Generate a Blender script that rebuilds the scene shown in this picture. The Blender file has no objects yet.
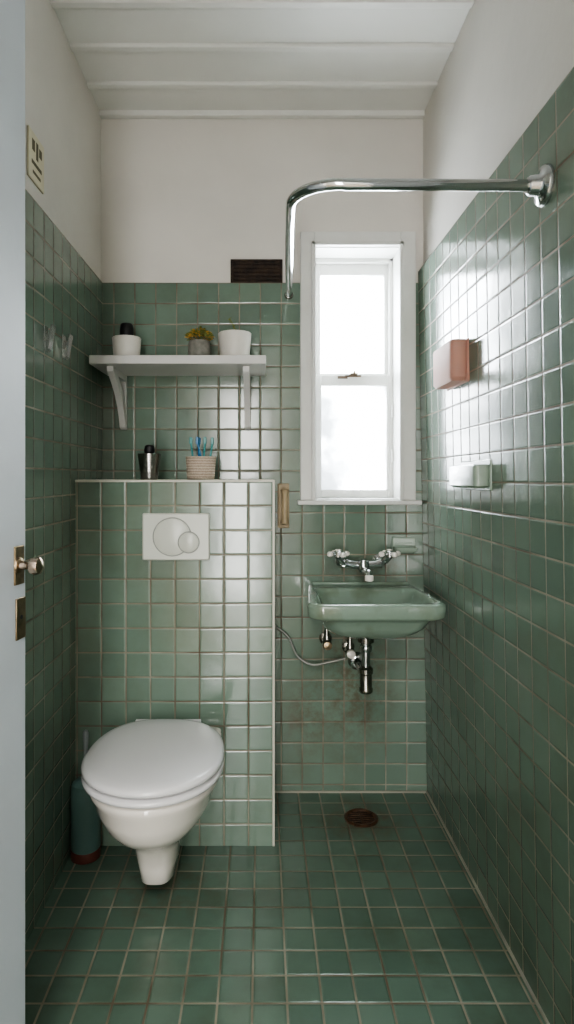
import bpy, bmesh, math, random
from mathutils import Vector, Matrix
random.seed(4)
S = bpy.context.scene
try:
    S.view_settings.view_transform = 'AgX'
    S.view_settings.look = 'AgX - Medium High Contrast'
except Exception: pass
S.view_settings.exposure = 0.84

# ------------------------------------------------------------ materials
def new_mat(name):
    m = bpy.data.materials.new(name); m.use_nodes = True
    nt = m.node_tree
    b = nt.nodes['Principled BSDF']
    return m, nt, b
def lin(c):
    return tuple(((v/255)/12.92 if v/255 <= 0.04045 else ((v/255+0.055)/1.055)**2.4) for v in c)+(1.0,)
def simple(name, rgb, rough=0.5, metal=0.0, var=0.06, scale=8.0, bump=0.0, bscale=40.0, coat=0.0, rgb2=None, p0=0.3, p1=0.65):
    m, nt, b = new_mat(name)
    N = nt.nodes; L = nt.links
    tc = N.new('ShaderNodeTexCoord'); no = N.new('ShaderNodeTexNoise')
    no.inputs['Scale'].default_value = scale; no.inputs['Detail'].default_value = 5
    L.new(tc.outputs['Object'], no.inputs['Vector'])
    r = N.new('ShaderNodeValToRGB')
    c = lin(rgb)
    c2 = lin(rgb2) if rgb2 else tuple(min(1, v*(1-var*2.2)) for v in c[:3])+(1,)
    r.color_ramp.elements[0].color = c2; r.color_ramp.elements[0].position = p0
    r.color_ramp.elements[1].color = c; r.color_ramp.elements[1].position = p1
    L.new(no.outputs['Fac'], r.inputs['Fac']); L.new(r.outputs['Color'], b.inputs['Base Color'])
    b.inputs['Roughness'].default_value = rough; b.inputs['Metallic'].default_value = metal
    b.inputs['Coat Weight'].default_value = coat
    if bump > 0:
        n2 = N.new('ShaderNodeTexNoise'); n2.inputs['Scale'].default_value = bscale; n2.inputs['Detail'].default_value = 5
        L.new(tc.outputs['Object'], n2.inputs['Vector'])
        bp = N.new('ShaderNodeBump'); bp.inputs['Strength'].default_value = bump; bp.inputs['Distance'].default_value = 0.004
        L.new(n2.outputs['Fac'], bp.inputs['Height']); L.new(bp.outputs['Normal'], b.inputs['Normal'])
    return m

T = 0.0803
def tile_mat(name, ax_u, ax_v, off_u, off_v, tile, grout, rough=0.09, tilt=0.35, gw=0.026, tile2=None, grime=0.65, stains=()):
    m, nt, b = new_mat(name); N = nt.nodes; L = nt.links
    def mt(op, a, bb=None, c=None, clamp=False):
        n = N.new('ShaderNodeMath'); n.operation = op; n.use_clamp = clamp
        for i, v in enumerate((a, bb, c)):
            if v is None: continue
            if isinstance(v, (int, float)): n.inputs[i].default_value = v
            else: L.new(v, n.inputs[i])
        return n.outputs[0]
    tc = N.new('ShaderNodeTexCoord'); sp = N.new('ShaderNodeSeparateXYZ')
    L.new(tc.outputs['Object'], sp.inputs[0])
    u = mt('DIVIDE', mt('SUBTRACT', sp.outputs[ax_u], off_u), T)
    v = mt('DIVIDE', mt('SUBTRACT', sp.outputs[ax_v], off_v), T)
    fu = mt('FRACT', u); fv = mt('FRACT', v)
    iu = mt('FLOOR', u); iv = mt('FLOOR', v)
    cu = mt('SUBTRACT', fu, 0.5); cv = mt('SUBTRACT', fv, 0.5)
    du = mt('SUBTRACT', 0.5, mt('ABSOLUTE', cu)); dv = mt('SUBTRACT', 0.5, mt('ABSOLUTE', cv))
    d = mt('SMOOTH_MIN', du, dv, 0.03)
    mr = N.new('ShaderNodeMapRange'); mr.interpolation_type = 'SMOOTHSTEP'
    L.new(d, mr.inputs[0]); mr.inputs[1].default_value = gw*0.75; mr.inputs[2].default_value = gw*1.25
    mask = mr.outputs[0]
    cmb = N.new('ShaderNodeCombineXYZ'); L.new(iu, cmb.inputs[0]); L.new(iv, cmb.inputs[1])
    wn = N.new('ShaderNodeTexWhiteNoise'); wn.noise_dimensions = '3D'; L.new(cmb.outputs[0], wn.inputs['Vector'])
    sc = N.new('ShaderNodeSeparateColor'); L.new(wn.outputs['Color'], sc.inputs[0])
    # glaze colour
    mix = N.new('ShaderNodeMix'); mix.data_type = 'RGBA'
    mix.inputs['A'].default_value = lin(tile); mix.inputs['B'].default_value = lin(tile2 or tuple(int(q*0.86) for q in tile))
    no = N.new('ShaderNodeTexNoise'); no.inputs['Scale'].default_value = 9; no.inputs['Detail'].default_value = 4
    L.new(tc.outputs['Object'], no.inputs['Vector'])
    fac = mt('ADD', mt('MULTIPLY', wn.outputs['Value'], 0.7), mt('MULTIPLY', no.outputs['Fac'], 0.35))
    L.new(fac, mix.inputs['Factor'])
    # grout colour with discolouration
    n3 = N.new('ShaderNodeTexNoise'); n3.inputs['Scale'].default_value = 5; n3.inputs['Detail'].default_value = 6; L.new(tc.outputs['Object'], n3.inputs['Vector'])
    gr = N.new('ShaderNodeValToRGB')
    gr.color_ramp.elements[0].position = 0.38; gr.color_ramp.elements[1].position = 0.62
    g2 = (int(grout[0]*0.66), int(grout[1]*0.59), int(grout[2]*0.52))
    gr.color_ramp.elements[0].color = lin(g2); gr.color_ramp.elements[1].color = lin(grout)
    L.new(n3.outputs['Fac'], gr.inputs[0])
    fm = N.new('ShaderNodeMix'); fm.data_type = 'RGBA'
    L.new(mask, fm.inputs['Factor']); L.new(gr.outputs[0], fm.inputs['A']); L.new(mix.outputs['Result'], fm.inputs['B'])
    # grime film: patches of slightly brown dirt
    n5 = N.new('ShaderNodeTexNoise'); n5.inputs['Scale'].default_value = 2.6; n5.inputs['Detail'].default_value = 8; n5.inputs['Roughness'].default_value = 0.65
    L.new(tc.outputs['Object'], n5.inputs['Vector'])
    gm = N.new('ShaderNodeMapRange'); L.new(n5.outputs['Fac'], gm.inputs[0]); gm.inputs[1].default_value = 0.48; gm.inputs[2].default_value = 0.75
    gm.inputs[3].default_value = 0; gm.inputs[4].default_value = grime
    f2 = N.new('ShaderNodeMix'); f2.data_type = 'RGBA'; f2.blend_type = 'MULTIPLY'
    L.new(gm.outputs[0], f2.inputs['Factor']); L.new(fm.outputs['Result'], f2.inputs['A']); f2.inputs['B'].default_value = (0.66, 0.55, 0.44, 1)
    col = f2.outputs['Result']
    # local limescale / rust stains on the tiles themselves
    n6 = N.new('ShaderNodeTexNoise'); n6.inputs['Scale'].default_value = 24; n6.inputs['Detail'].default_value = 8; n6.inputs['Roughness'].default_value = 0.7
    L.new(tc.outputs['Object'], n6.inputs['Vector'])
    for (su, sv, ru, rv, amt) in stains:
        a = mt('DIVIDE', mt('SUBTRACT', sp.outputs[ax_u], su), ru); c2 = mt('DIVIDE', mt('SUBTRACT', sp.outputs[ax_v], sv), rv)
        rad = mt('SQRT', mt('ADD', mt('MULTIPLY', a, a), mt('MULTIPLY', c2, c2)))
        near = mt('SUBTRACT', 1.0, rad, clamp=True)
        k = mt('MULTIPLY', near, mt('MULTIPLY', mt('SUBTRACT', n6.outputs['Fac'], 0.40, clamp=True), amt*6.0), clamp=True)
        f3 = N.new('ShaderNodeMix'); f3.data_type = 'RGBA'
        L.new(mt('MINIMUM', k, amt), f3.inputs['Factor']); L.new(col, f3.inputs['A']); f3.inputs['B'].default_value = lin((98, 76, 56))
        col = f3.outputs['Result']
    L.new(col, b.inputs['Base Color'])
    r = mt('SUBTRACT', 0.8, mt('MULTIPLY', mask, 0.8-rough))
    r2 = mt('ADD', r, mt('MULTIPLY', mt('MULTIPLY', n5.outputs['Fac'], mask), 0.10))
    L.new(r2, b.inputs['Roughness'])
    tu = mt('MULTIPLY', cu, mt('MULTIPLY', mt('SUBTRACT', sc.outputs[0], 0.5), tilt))
    tv = mt('MULTIPLY', cv, mt('MULTIPLY', mt('SUBTRACT', sc.outputs[1], 0.5), tilt))
    pil = N.new('ShaderNodeMapRange'); pil.interpolation_type = 'SMOOTHERSTEP'
    L.new(d, pil.inputs[0]); pil.inputs[1].default_value = gw*0.6; pil.inputs[2].default_value = gw*3.0
    n4 = N.new('ShaderNodeTexNoise'); n4.inputs['Scale'].default_value = 18; n4.inputs['Detail'].default_value = 1
    L.new(tc.outputs['Object'], n4.inputs['Vector'])
    h = mt('ADD', mt('ADD', tu, tv), mt('MULTIPLY', pil.outputs[0], 0.30))
    h = mt('ADD', h, mt('MULTIPLY', n4.outputs['Fac'], 0.13))
    bp = N.new('ShaderNodeBump'); bp.inputs['Strength'].default_value = 0.6; bp.inputs['Distance'].default_value = 0.004
    L.new(h, bp.inputs['Height']); L.new(bp.outputs['Normal'], b.inputs['Normal'])
    b.inputs['Specular IOR Level'].default_value = 0.65
    return m

GREEN = (119, 138, 124); GREEN2 = (103, 123, 110); GROUT = (152, 147, 131)
m_tile_back = tile_mat('tile_green_back', 0, 2, 0.636, 1.956, GREEN, GROUT, tile2=GREEN2, stains=((0.36, 0.42, 0.20, 0.36, 0.6), (0.16, 0.30, 0.10, 0.22, 0.5), (0.42, 0.86, 0.26, 0.07, 0.45)))
m_tile_box = tile_mat('tile_green_box', 0, 2, 0.036, 1.196, GREEN, GROUT, tile2=GREEN2)
m_tile_side = tile_mat('tile_green_side', 1, 2, 2.400, 1.999, GREEN, GROUT, tile2=GREEN2)
m_tile_left = tile_mat('tile_green_left', 1, 2, 2.400, 1.956, GREEN, GROUT, tile2=GREEN2)
m_tile_floor = tile_mat('tile_green_floor', 0, 1, 0.620, 2.400, (102, 124, 110), (150, 146, 130), rough=0.16, tile2=(84, 106, 93), tilt=0.25, gw=0.030, grime=0.8, stains=((0.35, 2.218, 0.17, 0.17, 0.7), (-0.30, 1.85, 0.28, 0.22, 0.35)))
m_plaster = simple('plaster_white', (222, 218, 211), 0.75, var=0.04, scale=3, bump=0.35, bscale=25)
m_ceil = simple('ceiling_paint', (228, 228, 223), 0.4, var=0.03, scale=4, bump=0.2, bscale=12)
m_white = simple('white_paint', (222, 222, 218), 0.38, var=0.04, scale=10, bump=0.15, bscale=30)
m_doorp = simple('door_paint', (184, 192, 198), 0.4, var=0.03, scale=6, bump=0.15, bscale=30)
m_shelf = simple('shelf_white', (216, 214, 212), 0.4, var=0.02)
m_ceramic = simple('ceramic_white', (230, 224, 216), 0.08, var=0.01, coat=0.5)
m_lid = simple('toilet_seat_plastic', (222, 221, 222), 0.2, var=0.01, coat=0.2)
m_plate = simple('flush_plastic', (204, 206, 196), 0.28, var=0.01)
m_ring = simple('flush_ring', (140, 144, 136), 0.3, var=0.01)
m_green_cer = simple('ceramic_green', (136, 155, 141), 0.07, scale=9, coat=0.6, rgb2=(112, 122, 102), p0=0.26, p1=0.5)
m_chrome = simple('chrome', (205, 207, 208), 0.1, 1.0, var=0.02)
m_chrome_d = simple('chrome_old', (170, 166, 158), 0.22, 1.0, var=0.15, scale=40)
m_brass = simple('brass_aged', (160, 142, 116), 0.35, 1.0, var=0.2, scale=50)
m_hose = simple('hose_grey', (140, 142, 136), 0.4, 0.5)
m_black = simple('black_matte', (22, 22, 24), 0.5)
m_darkrust = simple('rusted_iron', (66, 50, 38), 0.7, 0.1, var=0.2, scale=40, bump=0.8, bscale=80, rgb2=(20, 16, 14))
m_drain = simple('drain_bronze', (104, 74, 54), 0.45, 0.5, scale=70, rgb2=(48, 34, 26), bump=0.6, bscale=110)
m_pot_w = simple('pot_white', (224, 220, 212), 0.45, var=0.03)
m_pot_g = simple('pot_grey', (142, 140, 132), 0.7, var=0.15, scale=60, bump=0.4, bscale=90)
m_soil = simple('soil', (50, 38, 28), 0.9, bump=0.7, bscale=120)
m_leaf = simple('leaf_green', (122, 132, 66), 0.6, var=0.2, scale=60)
m_flower = simple('flower_yellow', (206, 164, 74), 0.6, var=0.2, scale=80)
m_steel = simple('brushed_steel', (176, 174, 170), 0.22, 1.0, var=0.06, scale=30)
m_wood = simple('pale_wood', (186, 166, 134), 0.5, var=0.12, scale=18, bump=0.2)
m_teal = simple('brush_holder_teal', (104, 134, 130), 0.3, var=0.05)
m_redbr = simple('red_brown_base', (96, 54, 46), 0.5)
m_blue = simple('toothbrush_blue', (50, 122, 170), 0.3)
m_tealp = simple('toothbrush_teal', (50, 144, 144), 0.3)
m_cream = simple('sign_cream', (218, 210, 184), 0.5)
m_signink = simple('sign_ink', (100, 94, 66), 0.6)
m_pink = simple('soap_pink', (206, 160, 146), 0.6, var=0.06)
_b = m_pink.node_tree.nodes['Principled BSDF']
_b.inputs['Subsurface Weight'].default_value = 0.4; _b.inputs['Subsurface Radius'].default_value = (0.03, 0.015, 0.012); _b.inputs['Specular IOR Level'].default_value = 0.25
m_dish = simple('dish_glaze', (160, 176, 162), 0.14, var=0.03, coat=0.4)
m_knob = simple('knob_nickel', (190, 172, 156), 0.18, 1.0, var=0.1, scale=40)
m_hook = simple('hook_chrome', (190, 194, 194), 0.25, 0.9, var=0.05)
m_grey = simple('grey_plastic', (150, 156, 156), 0.4)
m_halfl = simple('hall_floor_lino', (176, 166, 150), 0.22, var=0.08, scale=5)
m_peel = simple('bare_wood', (96, 80, 64), 0.8, bump=0.5)

def basket_mat():
    m, nt, b = new_mat('woven_basket'); N = nt.nodes; L = nt.links
    tc = N.new('ShaderNodeTexCoord')
    w = N.new('ShaderNodeTexWave'); w.bands_direction = 'Z'; w.inputs['Scale'].default_value = 34; w.inputs['Distortion'].default_value = 3
    w.inputs['Detail Scale'].default_value = 9
    L.new(tc.outputs['Object'], w.inputs['Vector'])
    r = N.new('ShaderNodeValToRGB'); r.color_ramp.elements[0].color = lin((164, 148, 132)); r.color_ramp.elements[1].color = lin((208, 192, 176))
    L.new(w.outputs['Fac'], r.inputs[0]); L.new(r.outputs[0], b.inputs['Base Color'])
    bp = N.new('ShaderNodeBump'); bp.inputs['Strength'].default_value = 0.4; bp.inputs['Distance'].default_value = 0.004
    L.new(w.outputs['Fac'], bp.inputs['Height']); L.new(bp.outputs['Normal'], b.inputs['Normal'])
    b.inputs['Roughness'].default_value = 0.8
    return m
m_basket = basket_mat()

def glass_mat(name, lo, hi, trc):
    m = bpy.data.materials.new(name); m.use_nodes = True
    nt = m.node_tree; N = nt.nodes; L = nt.links
    N.remove(N['Principled BSDF']); out = N['Material Output']
    tc = N.new('ShaderNodeTexCoord')
    no = N.new('ShaderNodeTexNoise'); no.inputs['Scale'].default_value = 6; no.inputs['Detail'].default_value = 6
    L.new(tc.outputs['Object'], no.inputs['Vector'])
    mr = N.new('ShaderNodeMapRange'); mr.inputs[1].default_value = 0.38; mr.inputs[2].default_value = 0.66
    mr.inputs[3].default_value = lo; mr.inputs[4].default_value = hi
    L.new(no.outputs['Fac'], mr.inputs[0])
    tr = N.new('ShaderNodeBsdfTransparent'); tr.inputs[0].default_value = (0.95, 0.96, 0.97, 1)
    tl = N.new('ShaderNodeBsdfTranslucent'); tl.inputs[0].default_value = trc
    mx = N.new('ShaderNodeMixShader'); L.new(mr.outputs[0], mx.inputs[0]); L.new(tr.outputs[0], mx.inputs[1]); L.new(tl.outputs[0], mx.inputs[2])
    L.new(mx.outputs[0], out.inputs['Surface'])
    return m
m_glass = glass_mat('obscured_glass', 0.2, 0.7, (0.5, 0.53, 0.55, 1))
m_glass2 = glass_mat('frosted_glass', 0.45, 0.945, (0.22, 0.23, 0.235, 1))

# ------------------------------------------------------------ mesh helpers
def link(o):
    S.collection.objects.link(o); return o
def finish(name, bm, mats, smooth=True, angle=40, bevel=0, segs=2):
    me = bpy.data.meshes.new(name)
    bmesh.ops.recalc_face_normals(bm, faces=bm.faces)
    bm.to_mesh(me); bm.free()
    for mm in (mats if isinstance(mats, (list, tuple)) else [mats]): me.materials.append(mm)
    if smooth:
        for p in me.polygons: p.use_smooth = True
        me.set_sharp_from_angle(angle=math.radians(angle))
    o = link(bpy.data.objects.new(name, me))
    if bevel > 0:
        b = o.modifiers.new('bevel', 'BEVEL'); b.width = bevel; b.segments = segs; b.limit_method = 'ANGLE'; b.angle_limit = math.radians(35)
    return o
def add_box(bm, x0, x1, y0, y1, z0, z1, mi=0):
    vs = [bm.verts.new((x, y, z)) for x in (x0, x1) for y in (y0, y1) for z in (z0, z1)]
    for f in ((0,1,3,2),(4,6,7,5),(0,4,5,1),(2,3,7,6),(0,2,6,4),(1,5,7,3)):
        fc = bm.faces.new([vs[i] for i in f]); fc.material_index = mi
def boxes(name, lst, mats, bevel=0.0):
    bm = bmesh.new()
    for b in lst: add_box(bm, *b)
    return finish(name, bm, mats, smooth=bevel > 0, bevel=bevel)
def box(name, x0, x1, y0, y1, z0, z1, mat, bevel=0.0):
    return boxes(name, [(x0, x1, y0, y1, z0, z1)], mat, bevel)
def loft(name, rings, mat, cap0=True, cap1=True, angle=40):
    bm = bmesh.new(); R = [[bm.verts.new(p) for p in r] for r in rings]
    n = len(R[0])
    for a, b in zip(R, R[1:]):
        for i in range(n):
            bm.faces.new((a[i], a[(i+1) % n], b[(i+1) % n], b[i]))
    if cap0: bm.faces.new(R[0][::-1])
    if cap1: bm.faces.new(R[-1])
    return finish(name, bm, mat, angle=angle)
def lathe(name, prof, mat, n=40, loc=(0, 0, 0), axis='Z', cap0=True, cap1=True, angle=40, a0=0):
    rings = []
    for r, h in prof:
        ring = []
        for i in range(n):
            t = 2*math.pi*i/n + a0
            c, s = max(r, 1e-4)*math.cos(t), max(r, 1e-4)*math.sin(t)
            p = {'Z': (c, s, h), 'Y': (c, h, s), 'X': (h, c, s)}[axis]
            ring.append((p[0]+loc[0], p[1]+loc[1], p[2]+loc[2]))
        rings.append(ring)
    return loft(name, rings, mat, cap0, cap1, angle)
def smooth_path(pts, k=8):
    P = [Vector(p) for p in pts]; P = [P[0]*2-P[1]] + P + [P[-1]*2-P[-2]]
    out = []
    for i in range(1, len(P)-2):
        a, b, c, d = P[i-1:i+3]
        for j in range(k):
            t = j/k
            out.append(0.5*((2*b)+(c-a)*t+(2*a-5*b+4*c-d)*t*t+(3*b-a-3*c+d)*t**3))
    out.append(P[-2]); return out
def tube(name, pts, r, mat, n=16, sm=0, r1=None):
    P = smooth_path(pts, sm) if sm else [Vector(p) for p in pts]
    rings = []; prev = None
    for i, p in enumerate(P):
        t = (P[min(i+1, len(P)-1)]-P[max(i-1, 0)]).normalized()
        if prev is None:
            a = Vector((0, 0, 1)) if abs(t.z) < 0.9 else Vector((1, 0, 0))
            u = t.cross(a).normalized()
        else:
            u = (prev - t*prev.dot(t)).normalized()
        prev = u; v = t.cross(u)
        rr = r if r1 is None else r+(r1-r)*i/(len(P)-1)
        rings.append([tuple(p+(u*math.cos(2*math.pi*k/n)+v*math.sin(2*math.pi*k/n))*rr) for k in range(n)])
    return loft(name, rings, mat, angle=50)
def group(name, parts, loc=(0, 0, 0), rot=0.0):
    e = bpy.data.objects.new(name, None); e.empty_display_size = 0.05
    e.location = loc; e.rotation_euler = (0, 0, rot); link(e)
    for p in parts: p.parent = e
    return e

# ------------------------------------------------------------ room shell
XL, XR, YB, YF = -0.612, 0.618, 2.40, 0.42
ZC = 2.61
OX0, OX1, OZ0, OZ1 = 0.196, 0.531, 1.122, 2.095
TB = 1.956
box('floor', -0.80, 0.80, 0.30, 2.70, -0.1, 0.0, m_tile_floor)
box('floor_hall', -1.5, 1.5, -2.0, 0.30, -0.1, 0.0, m_halfl)
xa, xb = -0.80, 0.80
def around(y0, y1, z0, z1, mi):
    L = [(xa, OX0, y0, y1, z0, z1, mi), (OX1, xb, y0, y1, z0, z1, mi)]
    if z0 < OZ0: L.append((OX0, OX1, y0, y1, z0, OZ0, mi))
    if z1 > OZ1: L.append((OX0, OX1, y0, y1, OZ1, z1, mi))
    return L
boxes('wall_back', around(2.412, 2.70, 0, 2.75, 0) + [
    (xa, OX0, 2.40, 2.412, 0, TB, 1), (OX1, xb, 2.40, 2.412, 0, TB, 1), (OX0, OX1, 2.40, 2.412, 0, OZ0, 1)], [m_plaster, m_tile_back])
boxes('wall_left', [(-0.80, XL-0.010, YF, 2.412, 0, 2.75, 0), (XL-0.010, XL, YF, 2.412, 0, TB, 1)], [m_plaster, m_tile_left])
# right wall : tile skin leans in slightly towards the top
bm = bmesh.new()
add_box(bm, 0.622, 0.80, YF, 2.412, 1.99, 2.75, 0)
v = []
for y in (YF, 2.402):
    v.append([bm.verts.new((0.634, y, 0)), bm.verts.new((0.599, y, 1.999)), bm.verts.new((0.80, y, 1.999)), bm.verts.new((0.80, y, 0))])
for i in range(4):
    f = bm.faces.new((v[0][i], v[0][(i+1) % 4], v[1][(i+1) % 4], v[1][i])); f.material_index = 1
for q in (v[0][::-1], v[1]):
    f = bm.faces.new(q); f.material_index = 1
finish('wall_right', bm, [m_plaster, m_tile_side], smooth=False)
# front wall with doorway
boxes('wall_front', [(-1.5, -0.612, 0.30, 0.42, 0, 2.75), (0.34, 1.5, 0.30, 0.42, 0, 2.75), (-0.612, 0.34, 0.30, 0.42, 2.16, 2.75)], m_plaster)
boxes('trim_doorway', [(0.32, 0.345, 0.285, 0.435, 0, 2.16), (-0.635, -0.60, 0.285, 0.42, 0, 2.16), (-0.635, 0.345, 0.285, 0.435, 2.14, 2.17)], m_doorp, 0.004)
boxes('wall_hall', [(-1.6, -1.5, -2.0, 0.42, 0, 2.75), (1.5, 1.6, -2.0, 0.42, 0, 2.75), (-1.6, 1.6, -2.1, -2.0, 0, 2.75)], m_plaster)
box('ceiling_hall', -1.6, 1.6, -2.1, 0.30, 2.70, 2.8, m_ceil)
# ceiling planks with battens
cl = [(-0.80, 0.80, 0.30, 2.70, ZC+0.02, ZC+0.14)]
edges = [0.42, 0.62, 0.82, 1.02, 1.22, 1.42, 1.64, 1.84, 2.03, 2.225, 2.412]
for a, b in zip(edges, edges[1:]): cl.append((-0.625, 0.625, a+0.003, b-0.003, ZC, ZC+0.03))
boxes('ceiling', cl, m_ceil, 0.004)
for i, e in enumerate(edges[1:-1]):
    box('trim_%d' % (i+1), -0.622, 0.622, e-0.014, e+0.014, ZC-0.012, ZC+0.004, m_ceil, 0.004)
box('trim_%d' % (len(edges)), -0.622, 0.622, 2.385, 2.412, ZC-0.02, ZC+0.004, m_ceil, 0.004)
# caulk joints
m_caulk = simple('caulk', (168, 166, 152), 0.6, var=0.15)
box('trim_20', 0.628, 0.64, YF, 2.40, 0.0, 0.006, m_caulk)
box('trim_21', 0.046, 0.632, 2.393, 2.401, 0.0, 0.006, m_caulk)

# half-height cistern wall
box('wall_cistern', XL, 0.036, 2.05, 2.40, 0, 1.194, m_tile_box)
boxes('trim_22', [(0.034, 0.042, 2.046, 2.400, 0, 1.2), (XL, 0.042, 2.045, 2.40, 1.193, 1.201)], simple('edge_trim', (206, 204, 190), 0.35), 0.0015)

# ------------------------------------------------------------ window
W = []
W.append(boxes('casing', [
    (0.146, 0.200, 2.378, 2.402, 1.122, 2.145), (0.527, 0.586, 2.378, 2.402, 1.122, 2.145), (0.199, 0.528, 2.378, 2.402, 2.093, 2.145),
    (0.188, 0.204, 2.368, 2.39, 1.122, 2.105), (0.523, 0.539, 2.368, 2.39, 1.122, 2.105), (0.188, 0.539, 2.368, 2.39, 2.09, 2.105)], m_white, 0.003))
W.append(boxes('jamb_lining', [(0.190, 0.199, 2.40, 2.69, 1.12, 2.095), (0.528, 0.537, 2.40, 2.69, 1.12, 2.095), (0.19, 0.537, 2.40, 2.69, 2.09, 2.10)], m_white))
W.append(boxes('sill', [(0.135, 0.606, 2.362, 2.40, 1.104, 1.122), (0.19, 0.537, 2.39, 2.69, 1.106, 1.126)], m_white, 0.004))
YS = 2.53
W.append(boxes('frame_stop', [(0.199, 0.214, YS-0.012, YS+0.06, 1.122, 2.09), (0.513, 0.528, YS-0.012, YS+0.06, 1.122, 2.09), (0.199, 0.528, YS-0.012, YS+0.06, 2.075, 2.09)], m_white, 0.002))
W.append(boxes('upper_sash', [(0.210, 0.238, YS+0.012, YS+0.045, 1.60, 2.08), (0.497, 0.518, YS+0.012, YS+0.045, 1.60, 2.08),
    (0.236, 0.50, YS+0.012, YS+0.045, 2.030, 2.08), (0.236, 0.50, YS+0.012, YS+0.045, 1.60, 1.632)], m_white, 0.003))
W.append(boxes('lower_sash', [(0.210, 0.240, YS-0.01, YS+0.022, 1.126, 1.622), (0.503, 0.518, YS-0.01, YS+0.022, 1.126, 1.622),
    (0.238, 0.505, YS-0.01, YS+0.022, 1.126, 1.158), (0.238, 0.505, YS-0.01, YS+0.022, 1.578, 1.622)], m_white, 0.003))
W.append(boxes('glass_upper', [(0.23, 0.51, YS+0.028, YS+0.031, 1.61, 2.05)], m_glass))
W.append(boxes('glass_lower', [(0.23, 0.51, YS+0.004, YS+0.007, 1.14, 1.60)], m_glass2))
W.append(boxes('peeling_patch', [(0.305, 0.345, YS-0.0115, YS-0.009, 1.606, 1.617), (0.335, 0.40, YS-0.0115, YS-0.009, 1.613, 1.621)], m_peel))
W.append(boxes('latch', [(0.355, 0.385, YS-0.024, YS+0.0, 1.6225, 1.628), (0.366, 0.376, YS-0.026, YS-0.018, 1.627, 1.636)], m_brass, 0.002))
W.append(boxes('hinges', [(0.519, 0.5285, 2.50, 2.516, 1.27, 1.32), (0.519, 0.5285, 2.50, 2.516, 1.45, 1.50)], m_white, 0.001))
group('window_1', W)

# ------------------------------------------------------------ door leaf
D = [box('leaf', -0.04, 0, 0, 0.70, 0.008, 2.125, m_doorp, 0.003)]
D.append(boxes('panel_moulding', [(0, 0.006, 0.12, 0.58, 1.18, 1.20), (0, 0.006, 0.12, 0.58, 1.96, 1.98), (0, 0.006, 0.12, 0.14, 1.18, 1.98), (0, 0.006, 0.56, 0.58, 1.18, 1.98),
    (0, 0.006, 0.12, 0.58, 0.2, 0.22), (0, 0.006, 0.12, 0.58, 0.9, 0.92), (0, 0.006, 0.12, 0.14, 0.2, 0.92), (0, 0.006, 0.56, 0.58, 0.2, 0.92)], m_doorp, 0.002))
D.append(box('knob_plate', -0.001, 0.003, 0.660, 0.690, 1.015, 1.085, m_brass, 0.001))
D.append(box('lock_plate', -0.001, 0.003, 0.665, 0.695, 0.915, 0.99, m_brass, 0.001))
D.append(lathe('keyhole', [(0.004, 0.0025), (0.004, 0.0035)], m_black, loc=(0, 0.68, 0.955), axis='X', n=12))
D.append(lathe('knob', [(0.009, 0.002), (0.008, 0.012), (0.0065, 0.020), (0.008, 0.024), (0.0145, 0.028), (0.017, 0.036), (0.0145, 0.044), (0.007, 0.048), (0.0, 0.049)], m_knob, loc=(0, 0.672, 1.050), axis='X', n=24, cap1=False))
D.append(lathe('knob_rose', [(0.015, 0.0025), (0.014, 0.006), (0.009, 0.008)], m_brass, loc=(0, 0.672, 1.050), axis='X', n=24))
group('door_1', D, loc=(-0.558, 0.470, 0), rot=-math.atan2(0.120, 0.69))

# ------------------------------------------------------------ toilet
TX = -0.300
def egg(z, hw, yf, yb, yc=None, e=2.6, n=64, ef=2.05, cx=0.0):
    if yc is None: yc = yf + (yb-yf)*0.46
    r = []
    for i in range(n):
        t = 2*math.pi*i/n
        c, s = math.cos(t), math.sin(t)
        ex = ef if s < 0 else e
        x = hw*math.copysign(abs(c)**(2/ex), c)
        y = (yc-yf if s < 0 else yb-yc)*math.copysign(abs(s)**(2/ex), s)
        r.append((cx+x, yc+y, z))
    return r
YW = 2.048
bowl = [egg(0.082, 0.044, 1.745, YW, e=5, ef=3.4), egg(0.088, 0.052, 1.738, YW, e=5, ef=3.4), egg(0.13, 0.058, 1.727, YW, e=5, ef=3.2), egg(0.19, 0.070, 1.705, YW, e=5, ef=2.9),
        egg(0.222, 0.083, 1.675, YW, e=5, ef=2.6), egg(0.244, 0.104, 1.638, YW, e=5, ef=2.4), egg(0.268, 0.126, 1.600, YW, e=4.6, ef=2.2),
        egg(0.298, 0.147, 1.570, YW, e=4.4), egg(0.335, 0.163, 1.552, YW, e=4.2), egg(0.368, 0.172, 1.544, YW, e=4), egg(0.382, 0.181, 1.536, YW, e=4), egg(0.398, 0.183, 1.534, YW, e=4),
        egg(0.404, 0.178, 1.540, YW, e=4)]
P = [loft('bowl', bowl, m_ceramic, angle=60)]
seat = [egg(0.4095, 0.184, 1.532, 1.985, e=2.4), egg(0.412, 0.191, 1.525, 1.99, e=2.4), egg(0.420, 0.193, 1.523, 1.992, e=2.4), egg(0.425, 0.189, 1.527, 1.99, e=2.4), egg(0.427, 0.17, 1.55, 1.96, e=2.4)]
P.append(loft('seat', seat, m_lid, angle=70))
lid = [egg(0.4315, 0.176, 1.542, 1.98, e=2.5), egg(0.4345, 0.188, 1.529, 1.990, e=2.5), egg(0.441, 0.194, 1.523, 1.992, e=2.5), egg(0.449, 0.192, 1.525, 1.990, e=2.5),
       egg(0.455, 0.184, 1.535, 1.983, e=2.5), egg(0.459, 0.165, 1.558, 1.968, e=2.4), egg(0.463, 0.12, 1.61, 1.92, e=2.3), egg(0.465, 0.06, 1.68, 1.86, e=2.2), egg(0.4655, 0.01, 1.75, 1.78, e=2.2)]
P.append(loft('lid', lid, m_lid, angle=70))
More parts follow.
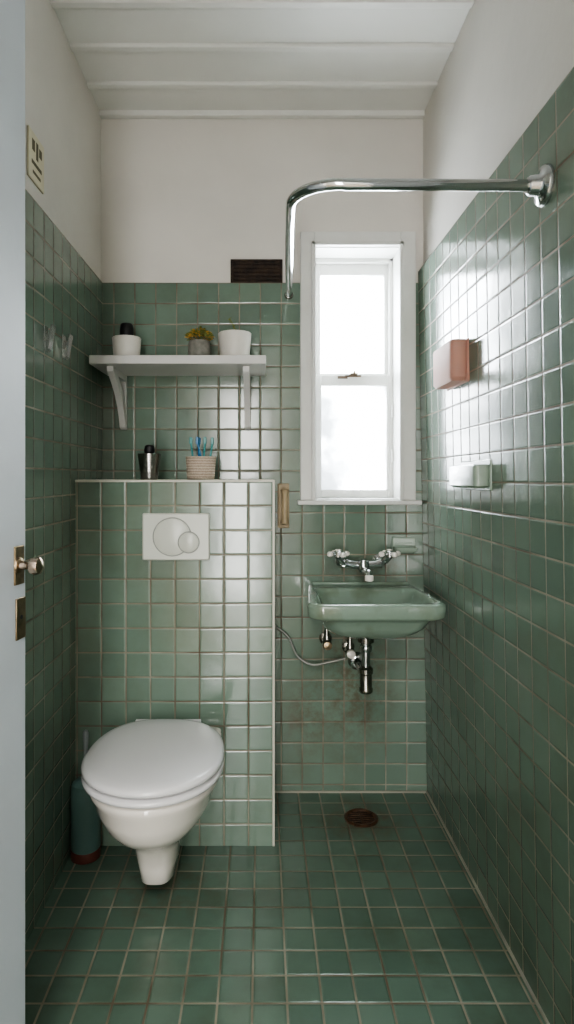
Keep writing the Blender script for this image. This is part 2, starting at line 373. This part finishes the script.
for k, sx in enumerate((-0.075, 0.075)):
    P.append(lathe('hinge_%d' % (k+1), [(0.011, -0.03), (0.013, -0.028), (0.013, 0.028), (0.011, 0.03)], m_lid, loc=(sx, 2.004, 0.432), axis='X', n=20))
    P.append(box('hinge_foot_%d' % (k+1), sx-0.02, sx+0.02, 1.99, 2.022, 0.403, 0.430, m_lid, 0.004))
P.append(loft('rear_deck', [egg(0.398, 0.17, 1.90, YW, e=6, ef=6), egg(0.405, 0.168, 1.93, YW, e=6, ef=6), egg(0.408, 0.160, 1.935, YW-0.004, e=6, ef=6)], m_ceramic))
P.append(lathe('fixing_cap', [(0.012, -0.004), (0.012, 0.004), (0.006, 0.008)], m_plate, loc=(0.066, 1.96, 0.16), axis='X', n=16))
group('toilet', P, loc=(TX, 0, -0.012))

# flush plate
P = [box('plate', -0.110, 0.110, -0.013, 0.0, -0.077, 0.077, m_plate, 0.005)]
def ringmesh(name, r, w, cx, cz, mat):
    return lathe(name, [(r-w, -0.0125), (r-w*0.6, -0.0155), (r+w*0.6, -0.0155), (r+w, -0.0125)], mat, n=48, loc=(cx, 0, cz), axis='Y', cap0=False, cap1=False)
P.append(ringmesh('large_button_ring', 0.062, 0.0022, -0.012, 0.0, m_ring))
P.append(lathe('large_button', [(0.058, -0.012), (0.058, -0.0145), (0.054, -0.016), (0.0, -0.0165)], m_plate, n=48, loc=(-0.012, 0, 0), axis='Y', cap1=False))
P.append(ringmesh('small_button_ring', 0.034, 0.002, 0.042, -0.018, m_ring))
P[-1].location.y = -0.003
P.append(lathe('small_button', [(0.032, -0.012), (0.032, -0.0185), (0.029, -0.020), (0.0, -0.0205)], m_plate, n=40, loc=(0.042, 0, -0.018), axis='Y', cap1=False))
group('flush_plate', P, loc=(-0.281, 2.05, 1.015))

# toilet brush
P = [lathe('base', [(0.040, 0), (0.046, 0.003), (0.047, 0.028), (0.045, 0.032)], m_redbr),
     lathe('holder', [(0.043, 0.030), (0.046, 0.034), (0.046, 0.215), (0.042, 0.236), (0.030, 0.245), (0.014, 0.247)], m_teal),
     lathe('handle', [(0.010, 0.240), (0.007, 0.26), (0.006, 0.34), (0.008, 0.36), (0.009, 0.395), (0.006, 0.402)], m_grey, n=20)]
group('toilet_brush', P, loc=(-0.562, 1.992, 0))

# ------------------------------------------------------------ sink
def rr(z, hx, y0, y1, r, cx=0.0, k=8, rb=None):
    pts = []
    rb = rb if rb is not None else r
    for (cxx, cyy, a0, rad) in ((hx, y0, -90, r), (hx, y1, 0, rb), (-hx, y1, 90, rb), (-hx, y0, 180, r)):
        ox = cxx - math.copysign(rad, cxx); oy = cyy + (rad if cyy == y0 else -rad)
        for i in range(k+1):
            a = math.radians(a0 + 90*i/k)
            pts.append((cx+ox+rad*math.cos(a), oy+rad*math.sin(a), z))
    return pts
yb = 2.397
rg = [rr(0.652, 0.035, 2.14, 2.26, 0.03), rr(0.660, 0.055, 2.12, 2.30, 0.04), rr(0.668, 0.10, 2.09, 2.34, 0.06), rr(0.685, 0.145, 2.06, yb, 0.06, rb=0.01), rr(0.71, 0.172, 2.04, yb, 0.055, rb=0.01), rr(0.735, 0.185, 2.028, yb, 0.05, rb=0.01),
      rr(0.744, 0.200, 2.018, yb, 0.05, rb=0.01), rr(0.750, 0.221, 2.004, yb, 0.05, rb=0.01), rr(0.757, 0.226, 2.0, yb, 0.05, rb=0.01), rr(0.786, 0.227, 1.999, yb, 0.05, rb=0.01), rr(0.795, 0.225, 2.001, yb, 0.05, rb=0.01), rr(0.799, 0.219, 2.007, yb-0.002, 0.048, rb=0.01),
      rr(0.7995, 0.203, 2.024, 2.315, 0.045), rr(0.796, 0.196, 2.031, 2.308, 0.045), rr(0.784, 0.188, 2.04, 2.30, 0.045), rr(0.74, 0.168, 2.062, 2.288, 0.05), rr(0.705, 0.135, 2.09, 2.27, 0.05), rr(0.69, 0.08, 2.13, 2.24, 0.04), rr(0.686, 0.03, 2.165, 2.215, 0.02)]
rg = [[(x*(1-0.13*max(0, y-2.05)/0.35), y, z) for x, y, z in ring] for ring in rg]   # narrower towards the wall
P = [loft('basin', rg, m_green_cer, angle=60)]
P.append(box('back_ledge', -0.185, 0.185, 2.378, 2.398, 0.795, 0.810, m_green_cer, 0.006))
P.append(lathe('drain_ring', [(0.026, 0.685), (0.026, 0.690), (0.018, 0.690), (0.016, 0.687)], m_chrome, n=32, loc=(0, 2.19, 0)))
group('sink', P, loc=(0.376, 0, 0))

# faucet
P = []
for k, sx in enumerate((-0.078, 0.078)):
    P.append(lathe('wall_flange_%d' % (k+1), [(0.026, 0), (0.026, -0.004), (0.018, -0.012), (0.012, -0.014), (0.012, -0.055)], m_chrome, loc=(sx*0.9, 2.398, 0), axis='Y', n=28))
    P.append(lathe('union_nut_%d' % (k+1), [(0.017, -0.03), (0.017, -0.048)], m_chrome, loc=(sx*0.9, 2.398, 0), axis='Y', n=6))
    P.append(tube('valve_body_%d' % (k+1), [(sx*0.5, 2.335, -0.004), (sx*0.9, 2.335, 0.004), (sx*1.08, 2.325, 0.016), (sx*1.2, 2.318, 0.028)], 0.0145, m_chrome, sm=5))
    hx = sx*1.22
    P.append(lathe('handle_hub_%d' % (k+1), [(0.011, 0.022), (0.016, 0.026), (0.017, 0.044), (0.010, 0.050)], m_chrome, loc=(hx, 2.316, 0), n=20))
    P.append(lathe('handle_cap_%d' % (k+1), [(0.011, 0.049), (0.011, 0.053), (0.004, 0.055)], m_ceramic, loc=(hx, 2.316, 0), n=20))
    for j, a in enumerate((20, 110)):
        dx, dy = 0.034*math.cos(math.radians(a)), 0.034*math.sin(math.radians(a))
        P.append(tube('handle_bar_%d_%d' % (k+1, j+1), [(hx-dx, 2.316-dy, 0.036), (hx-dx*0.5, 2.316-dy*0.5, 0.036), (hx+dx*0.5, 2.316+dy*0.5, 0.036), (hx+dx, 2.316+dy, 0.036)], 0.0085, m_chrome, n=12))
        for q in (-1, 1):
            P.append(lathe('handle_tip', [(0.005, -0.010), (0.0115, -0.005), (0.0115, 0.005), (0.005, 0.010)], m_ceramic, loc=(hx+dx*q, 2.316+dy*q, 0.036), n=14))
P.append(tube('mixer_bar', [(-0.07, 2.335, -0.002), (0, 2.335, -0.008), (0.07, 2.335, -0.002)], 0.0165, m_chrome, sm=6))
P.append(lathe('center_hub', [(0.012, -0.036), (0.021, -0.028), (0.023, -0.008), (0.019, 0.012), (0.010, 0.018)], m_chrome, loc=(0, 2.33, 0), n=28))
P.append(tube('spout', [(0, 2.33, -0.024), (0, 2.29, -0.022), (0, 2.25, -0.018), (0, 2.215, -0.018), (0, 2.205, -0.030)], 0.0125, m_chrome, sm=6))
P.append(lathe('aerator', [(0.013, -0.046), (0.0155, -0.044), (0.0155, -0.028), (0.012, -0.024)], m_ceramic, loc=(0, 2.204, 0), n=24))
group('wall_faucet', P, loc=(0.378, 0, 0.889))

# bottle trap and supply pipes
P = [lathe('drain_collar', [(0.020, 0.628), (0.028, 0.633), (0.028, 0.651)], m_chrome_d, loc=(0, 2.19, 0), n=28),
     lathe('drain_tail', [(0.014, 0.50), (0.014, 0.636)], m_chrome, loc=(0, 2.19, 0), n=24),
     lathe('nut_top', [(0.019, 0.600), (0.021, 0.603), (0.021, 0.618), (0.019, 0.621)], m_chrome, loc=(0, 2.19, 0), n=24),
     lathe('trap_body', [(0.012, 0.452), (0.020, 0.455), (0.024, 0.460), (0.024, 0.470), (0.021, 0.474), (0.021, 0.520), (0.025, 0.524), (0.025, 0.540), (0.017, 0.548)], m_chrome_d, loc=(0, 2.19, 0), n=28),
     tube('waste_pipe', [(0, 2.19, 0.505), (0, 2.30, 0.505), (0, 2.396, 0.505)], 0.015, m_chrome),
     lathe('waste_flange', [(0.034, -0.001), (0.034, -0.004), (0.018, -0.014)], m_chrome, loc=(0, 2.40, 0.505), axis='Y', n=28)]
group('sink_trap', P, loc=(0.364, 0, 0))
P = []
for k, (x, z) in enumerate(((0.243, 0.592), (0.330, 0.560))):
    P.append(lathe('flange_%d' % (k+1), [(0.024, 0), (0.024, -0.004), (0.014, -0.010)], m_chrome_d, loc=(x, 2.399, z), axis='Y', n=24))
    P.append(tube('stub_%d' % (k+1), [(x, 2.395, z), (x, 2.345, z)], 0.010, m_chrome_d))
    P.append(lathe('valve_%d' % (k+1), [(0.010, -0.025), (0.0135, -0.022), (0.0135, 0.018), (0.010, 0.026), (0.008, 0.05)], m_chrome_d, loc=(x, 2.345, z), n=20))
    P.append(lathe('valve_knob_%d' % (k+1), [(0.008, -0.010), (0.016, -0.016), (0.018, -0.026), (0.015, -0.034), (0.0, -0.036)], (m_brass if k == 0 else m_ceramic), loc=(x, 2.340, z-0.006), axis='Y', n=10, cap1=False))
P.append(tube('riser_2', [(0.330, 2.345, 0.60), (0.328, 2.352, 0.625), (0.326, 2.362, 0.645)], 0.006, m_chrome_d, sm=4))
group('supply_valves', P)
group('flexible_hose', [tube('hose', [(0.050, 2.39, 0.640), (0.10, 2.385, 0.60), (0.135, 2.375, 0.530), (0.19, 2.365, 0.500), (0.25, 2.355, 0.512), (0.313, 2.345, 0.530)], 0.005, m_hose, sm=8)])

# soap dish on the back wall
P = [box('back_plate', -0.045, 0.045, -0.008, 0.0, -0.030, 0.030, m_dish, 0.004),
     loft('tray', [rr(-0.026, 0.032, -0.045, -0.002, 0.012), rr(-0.018, 0.042, -0.055, -0.002, 0.014), rr(-0.004, 0.044, -0.058, -0.002, 0.014), rr(-0.003, 0.038, -0.052, -0.006, 0.012), rr(-0.016, 0.034, -0.046, -0.008, 0.012)], m_dish),
     box('rib', -0.03, 0.03, -0.011, -0.006, 0.008, 0.014, m_dish, 0.002)]
group('soap_dish', P, loc=(0.543, 2.40, 0.948))

# floor drain
P = [lathe('flange', [(0.060, 0.0), (0.060, 0.003), (0.054, 0.006), (0.047, 0.004), (0.045, 0.001)], m_drain, n=48, cap1=False),
     boxes('grate_bars', [(-math.sqrt(max(0, 0.046**2-y*y)), math.sqrt(max(0, 0.046**2-y*y)), y-0.0028, y+0.0028, 0.0015, 0.0035) for y in (-0.038, -0.025, -0.0125, 0, 0.0125, 0.025, 0.038)] + [(-0.003, 0.003, -0.045, 0.045, 0.0015, 0.0036)], m_drain, 0.0008),
     lathe('sump', [(0.048, 0.0005), (0.0, 0.0008)], m_black, n=32, cap1=False)]
group('floor_drain', P, loc=(0.352, 2.218, 0))

# ------------------------------------------------------------ wall shelf
ST = 1.627
def bracket(nm, x):
    bm = bmesh.new()
    wdt = 0.011
    y0 = 2.397
    outer = [(y0, -0.001), (y0-0.225, -0.001), (y0-0.225, -0.020), (y0-0.20, -0.032), (y0-0.16, -0.052), (y0-0.11, -0.085), (y0-0.07, -0.125), (y0-0.045, -0.165), (y0-0.030, -0.198), (y0-0.016, -0.206), (y0, -0.206)]
    inner = [(y0-0.022, -0.024), (y0-0.150, -0.024), (y0-0.10, -0.052), (y0-0.060, -0.09), (y0-0.032, -0.135), (y0-0.022, -0.165)]
    zb = ST-0.030
    a = [[bm.verts.new((x+s*wdt, y, zb+z)) for y, z in outer] for s in (-1, 1)]
    b = [[bm.verts.new((x+s*wdt, y, zb+z)) for y, z in inner] for s in (-1, 1)]
    for L in (a, b):
        n = len(L[0])
        for i in range(n): bm.faces.new((L[0][i], L[0][(i+1) % n], L[1][(i+1) % n], L[1][i]))
    for s in (0, 1):
        es = []
        for L in (a, b):
            n = len(L[s])
            for i in range(n):
                es.append(bm.edges.get((L[s][i], L[s][(i+1) % n])))
        bmesh.ops.triangle_fill(bm, use_beauty=True, use_dissolve=False, edges=es)
    return finish(nm, bm, m_shelf, smooth=False)
group('wall_shelf', [box('board', -0.592, 0.014, 2.135, 2.398, ST-0.030, ST, m_shelf, 0.003), bracket('bracket_1', -0.528), bracket('bracket_2', -0.055)])

def pot(h, r0, r1, th, mat):
    return lathe('pot', [(r0*0.9, 0), (r0, 0.003), (r1, h-0.002), (r1-th*0.5, h), (r1-th, h-0.002), (r1-th*1.1, h*0.8)], mat, n=44)
P = [pot(0.084, 0.046, 0.052, 0.005, m_pot_w)]
P.append(lathe('brush_head', [(0.018, 0.06), (0.024, 0.075), (0.025, 0.110), (0.023, 0.128), (0.019, 0.134)], m_black, n=32))
P.append(lathe('liner', [(0.046, 0.070), (0.0, 0.070)], m_black, n=32, cap1=False))
group('white_jar_with_brush', P, loc=(-0.487, 2.25, ST))
# small plant
P = [lathe('pot', [(0.028, 0), (0.034, 0.004), (0.041, 0.035), (0.038, 0.068), (0.035, 0.072), (0.032, 0.068), (0.034, 0.055)], m_pot_g, n=36), lathe('soil', [(0.034, 0.06), (0.0, 0.064)], m_soil, n=24, cap1=False)]
bm = bmesh.new()
def leaf(bm, p, d, l, w, mi):
    d = d.normalized(); s = d.cross(Vector((0.1, 0.2, 1))).normalized(); n = s.cross(d)
    a = bm.verts.new(p); b = bm.verts.new(p+d*l*0.5+s*w+n*0.002); c = bm.verts.new(p+d*l-n*0.002); e = bm.verts.new(p+d*l*0.5-s*w+n*0.002)
    f = bm.faces.new((a, b, c, e)); f.material_index = mi
for i in range(260):
    a = random.uniform(0, 2*math.pi); r = 0.040*math.sqrt(random.random()); h = 0.066+0.044*(1-(r/0.052)**2)*random.uniform(0.5, 1.1)
    p = Vector((r*math.cos(a)*1.05, r*math.sin(a), h))
    d = Vector((math.cos(a)+random.uniform(-.6, .6), math.sin(a)+random.uniform(-.6, .6), random.uniform(0, 1.2)))
    leaf(bm, p, d, random.uniform(0.012, 0.020), random.uniform(0.004, 0.007), 1 if random.random() < 0.5 else 0)
P.append(finish('foliage', bm, [m_leaf, m_flower], smooth=False))
P.append(tube('stem', [(0, 0, 0.06), (0.004, 0, 0.08), (0, 0.002, 0.095)], 0.003, m_leaf, n=8))
group('potted_plant', P, loc=(-0.226, 2.25, ST))
# white planter with twig
P = [pot(0.100, 0.052, 0.060, 0.006, m_pot_w), lathe('soil', [(0.054, 0.082), (0.0, 0.084)], m_soil, n=30, cap1=False),
     tube('twig', [(0, 0, 0.08), (0.002, 0, 0.11), (-0.006, 0, 0.130), (-0.018, 0.003, 0.152), (-0.024, 0.003, 0.150)], 0.003, m_leaf, n=8, sm=5, r1=0.0015)]
bm = bmesh.new()
for i in range(6): leaf(bm, Vector((-0.020+i*0.004, 0.002, 0.152-i*0.009)), Vector((random.uniform(-1, 1), random.uniform(-1, 1), 0.5)), 0.014, 0.004, 0)
P.append(finish('twig_leaves', bm, m_leaf, smooth=False))
group('white_planter', P, loc=(-0.098, 2.25, ST))

# items on the cistern ledge
LZ = 1.201
P = [lathe('cup', [(0.026, 0), (0.030, 0.003), (0.041, 0.090), (0.039, 0.091), (0.037, 0.089), (0.029, 0.010), (0.0, 0.008)], m_steel, n=40, cap1=False),
     lathe('razor_handle', [(0.012, 0.012), (0.012, 0.085), (0.017, 0.092), (0.019, 0.104), (0.016, 0.118), (0.010, 0.122)], m_black, n=28)]
group('steel_tumbler', P, loc=(-0.396, 2.20, LZ))
P = [lathe('basket', [(0.044, 0), (0.048, 0.004), (0.053, 0.074), (0.054, 0.080), (0.050, 0.080), (0.045, 0.010), (0.0, 0.008)], m_basket, n=44, cap1=False)]
for i, (x, y, tx, mm) in enumerate(((-0.03, 0.0, -0.010, m_tealp), (-0.010, 0.02, 0.004, m_blue), (0.012, -0.01, 0.006, m_tealp), (0.034, 0.01, 0.010, m_tealp), (0.0, -0.02, -0.022, m_blue))):
    P.append(tube('toothbrush_%d_handle' % (i+1), [(x*0.5, y*0.5, 0.012), (x, y, 0.09), (x+tx*0.5, y, 0.130)], 0.0036, mm, n=10))
    P.append(box('toothbrush_%d_head' % (i+1), x+tx*0.5-0.005, x+tx*0.5+0.005, y-0.005, y+0.004, 0.124, 0.149, mm, 0.002))
group('toothbrush_basket', P, loc=(-0.215, 2.20, LZ))

# wooden roll holder beside the cistern wall
P = [box('board', -0.022, 0.022, -0.014, 0, -0.085, 0.085, m_wood, 0.004),
     lathe('roller', [(0.010, -0.07), (0.017, -0.066), (0.012, -0.05), (0.012, 0.045), (0.017, 0.062), (0.010, 0.066)], m_wood, loc=(0.004, -0.028, 0), n=20),
     box('arm_top', -0.008, 0.012, -0.032, -0.01, 0.058, 0.070, m_wood, 0.003), box('arm_bottom', -0.008, 0.012, -0.032, -0.01, -0.072, -0.060, m_wood, 0.003)]
group('paper_holder', P, loc=(0.082, 2.40, 1.100))

# rusty vent on back wall
P = [box('plate', -0.098, 0.098, -0.006, 0.0, -0.046, 0.046, m_darkrust, 0.002)]
P.append(boxes('louvres', [(-0.088, 0.088, -0.012, -0.004, z-0.0035, z+0.0035) for z in (-0.030, -0.015, 0, 0.015, 0.030)], m_darkrust, 0.002))
P.append(boxes('rim', [(-0.100, 0.100, -0.011, 0, 0.040, 0.047), (-0.100, 0.100, -0.011, 0, -0.047, -0.040), (-0.100, -0.092, -0.011, 0, -0.047, 0.047), (0.092, 0.100, -0.011, 0, -0.047, 0.047)], m_darkrust, 0.001))
group('air_vent', P, loc=(-0.021, 2.412, 2.000))

# hooks on left wall : slanted metal tongues on a small base
for (y, z) in ((1.763, 1.602), (1.925, 1.612)):
    prof = [(0.0, -0.036), (0.008, -0.038), (0.014, -0.032), (0.026, 0.030), (0.026, 0.036), (0.021, 0.035), (0.009, -0.014), (0.004, -0.008), (0.0, -0.006)]
    hk = loft('tongue', [[(x, yy, zz) for x, zz in prof] for yy in (-0.014, 0.014)], m_hook, angle=30)
    P = [hk, box('plate', 0, 0.004, -0.016, 0.016, -0.038, 0.034, m_hook, 0.0015),
         lathe('screw', [(0.0035, 0.0035), (0.003, 0.0055)], m_chrome_d, loc=(0, 0, 0.016), axis='X', n=12)]
    group('towel_hook', P, loc=(XL, y, z))

# sign on left wall
P = [box('board', 0, 0.006, -0.058, 0.058, -0.066, 0.066, m_cream, 0.002)]
P.append(boxes('printed_marks', [(0.0055, 0.0066, -0.035, -0.015, 0.015, 0.045), (0.0055, 0.0066, -0.005, 0.010, 0.0, 0.048), (0.0055, 0.0066, 0.018, 0.038, 0.018, 0.042),
    (0.0055, 0.0066, -0.038, 0.036, -0.022, -0.012), (0.0055, 0.0066, -0.03, 0.028, -0.046, -0.038)], m_signink))
group('wall_sign', P, loc=(XL-0.010, 1.71, 2.075))

# right wall accessories
P = [loft('holder', [rr(-0.058, 0.020, -0.096, 0.096, 0.018), rr(-0.048, 0.026, -0.106, 0.106, 0.022), rr(0.056, 0.027, -0.108, 0.108, 0.022), rr(0.063, 0.024, -0.105, 0.105, 0.020), rr(0.060, 0.018, -0.098, 0.098, 0.016), rr(-0.02, 0.016, -0.094, 0.094, 0.015)], m_pink),
     box('wall_plate', 0.020, 0.032, -0.110, 0.110, -0.062, 0.067, m_pink, 0.006)]
group('tumbler_holder', P, loc=(0.582, 1.94, 1.553))
P = [loft('tray', [rr(-0.036, 0.012, -0.105, 0.105, 0.010), rr(-0.028, 0.021, -0.118, 0.118, 0.014), rr(0.026, 0.023, -0.120, 0.120, 0.015), rr(0.030, 0.020, -0.117, 0.117, 0.014), rr(0.026, 0.016, -0.112, 0.112, 0.012), rr(-0.010, 0.013, -0.108, 0.108, 0.010)], m_dish),
     box('wall_plate', 0.018, 0.030, -0.124, 0.124, -0.042, 0.044, m_dish, 0.004)]
group('soap_tray', P, loc=(0.590, 1.79, 1.214))

# ------------------------------------------------------------ shower rail
pts = [Vector((0.598, 1.325, 1.828)), Vector((0.40, 1.325, 1.829)), Vector((0.175, 1.325, 1.830))]
R = 0.105
for i in range(0, 11):
    a = math.radians(90*i/10)
    pts.append(Vector((0.171-R*math.sin(a), 1.325+R-R*math.cos(a), 1.831+0.003*i/10)))
pts += [Vector((0.071, 1.60, 1.850)), Vector((0.087, 2.0, 1.878)), Vector((0.103, 2.398, 1.908))]
P = [tube('pipe', pts, 0.0122, m_chrome, n=24),
     lathe('wall_rose', [(0.042, 0.004), (0.043, -0.002), (0.040, -0.008), (0.028, -0.012), (0.022, -0.018), (0.020, -0.034), (0.016, -0.038)], m_chrome, loc=(0.600, 1.325, 1.828), axis='X', n=40),
     lathe('end_rose', [(0.017, 0.0), (0.017, -0.006), (0.014, -0.012)], m_chrome_d, loc=(0.103, 2.400, 1.908), axis='Y', n=28)]
group('shower_curtain_rail', P)

# ------------------------------------------------------------ light
w = bpy.data.worlds.new('overcast_sky'); S.world = w; w.use_nodes = True
bg = w.node_tree.nodes['Background']
tc = w.node_tree.nodes.new('ShaderNodeTexCoord'); no = w.node_tree.nodes.new('ShaderNodeTexNoise'); no.inputs['Scale'].default_value = 3
rp = w.node_tree.nodes.new('ShaderNodeValToRGB'); rp.color_ramp.elements[0].color = (0.8, 0.86, 0.92, 1); rp.color_ramp.elements[1].color = (1, 1, 1, 1)
w.node_tree.links.new(tc.outputs['Generated'], no.inputs['Vector']); w.node_tree.links.new(no.outputs['Fac'], rp.inputs[0]); w.node_tree.links.new(rp.outputs[0], bg.inputs[0])
bg.inputs[1].default_value = 38.0
def area(name, loc, rot, sx, sy, e, col=(1, 1, 1), portal=False):
    l = bpy.data.lights.new(name, 'AREA'); l.shape = 'RECTANGLE'; l.size = sx; l.size_y = sy; l.energy = e; l.color = col
    if portal: l.cycles.is_portal = True
    o = link(bpy.data.objects.new(name, l)); o.location = loc; o.rotation_euler = rot
    return o
area('window_portal', (0.3635, 2.66, 1.609), (math.radians(-90), 0, 0), 0.335, 0.97, 1, portal=True)
area('hall_ceiling_fill', (0.0, -0.9, 2.68), (0, 0, 0), 1.2, 1.2, 33, (1.0, 0.98, 0.95))  # unseen soft fill added under the hall ceiling to lift the room
area('hall_rear_fill', (-0.22, -1.97, 1.10), (math.radians(90), 0, 0), 0.40, 2.1, 36, (1.0, 0.99, 0.97))  # upright fill panel added behind the camera, also for bright tile reflections

# ------------------------------------------------------------ camera
cam = bpy.data.cameras.new('camera'); co = link(bpy.data.objects.new('camera', cam))
co.location = (0, 0, 1.21); co.rotation_euler = (math.radians(90), 0, 0)
cam.sensor_fit = 'VERTICAL'; cam.sensor_height = 36; cam.lens = 625/1024*36
cam.shift_x = 25/1024; cam.shift_y = -35/1024; cam.clip_start = 0.02
S.camera = co
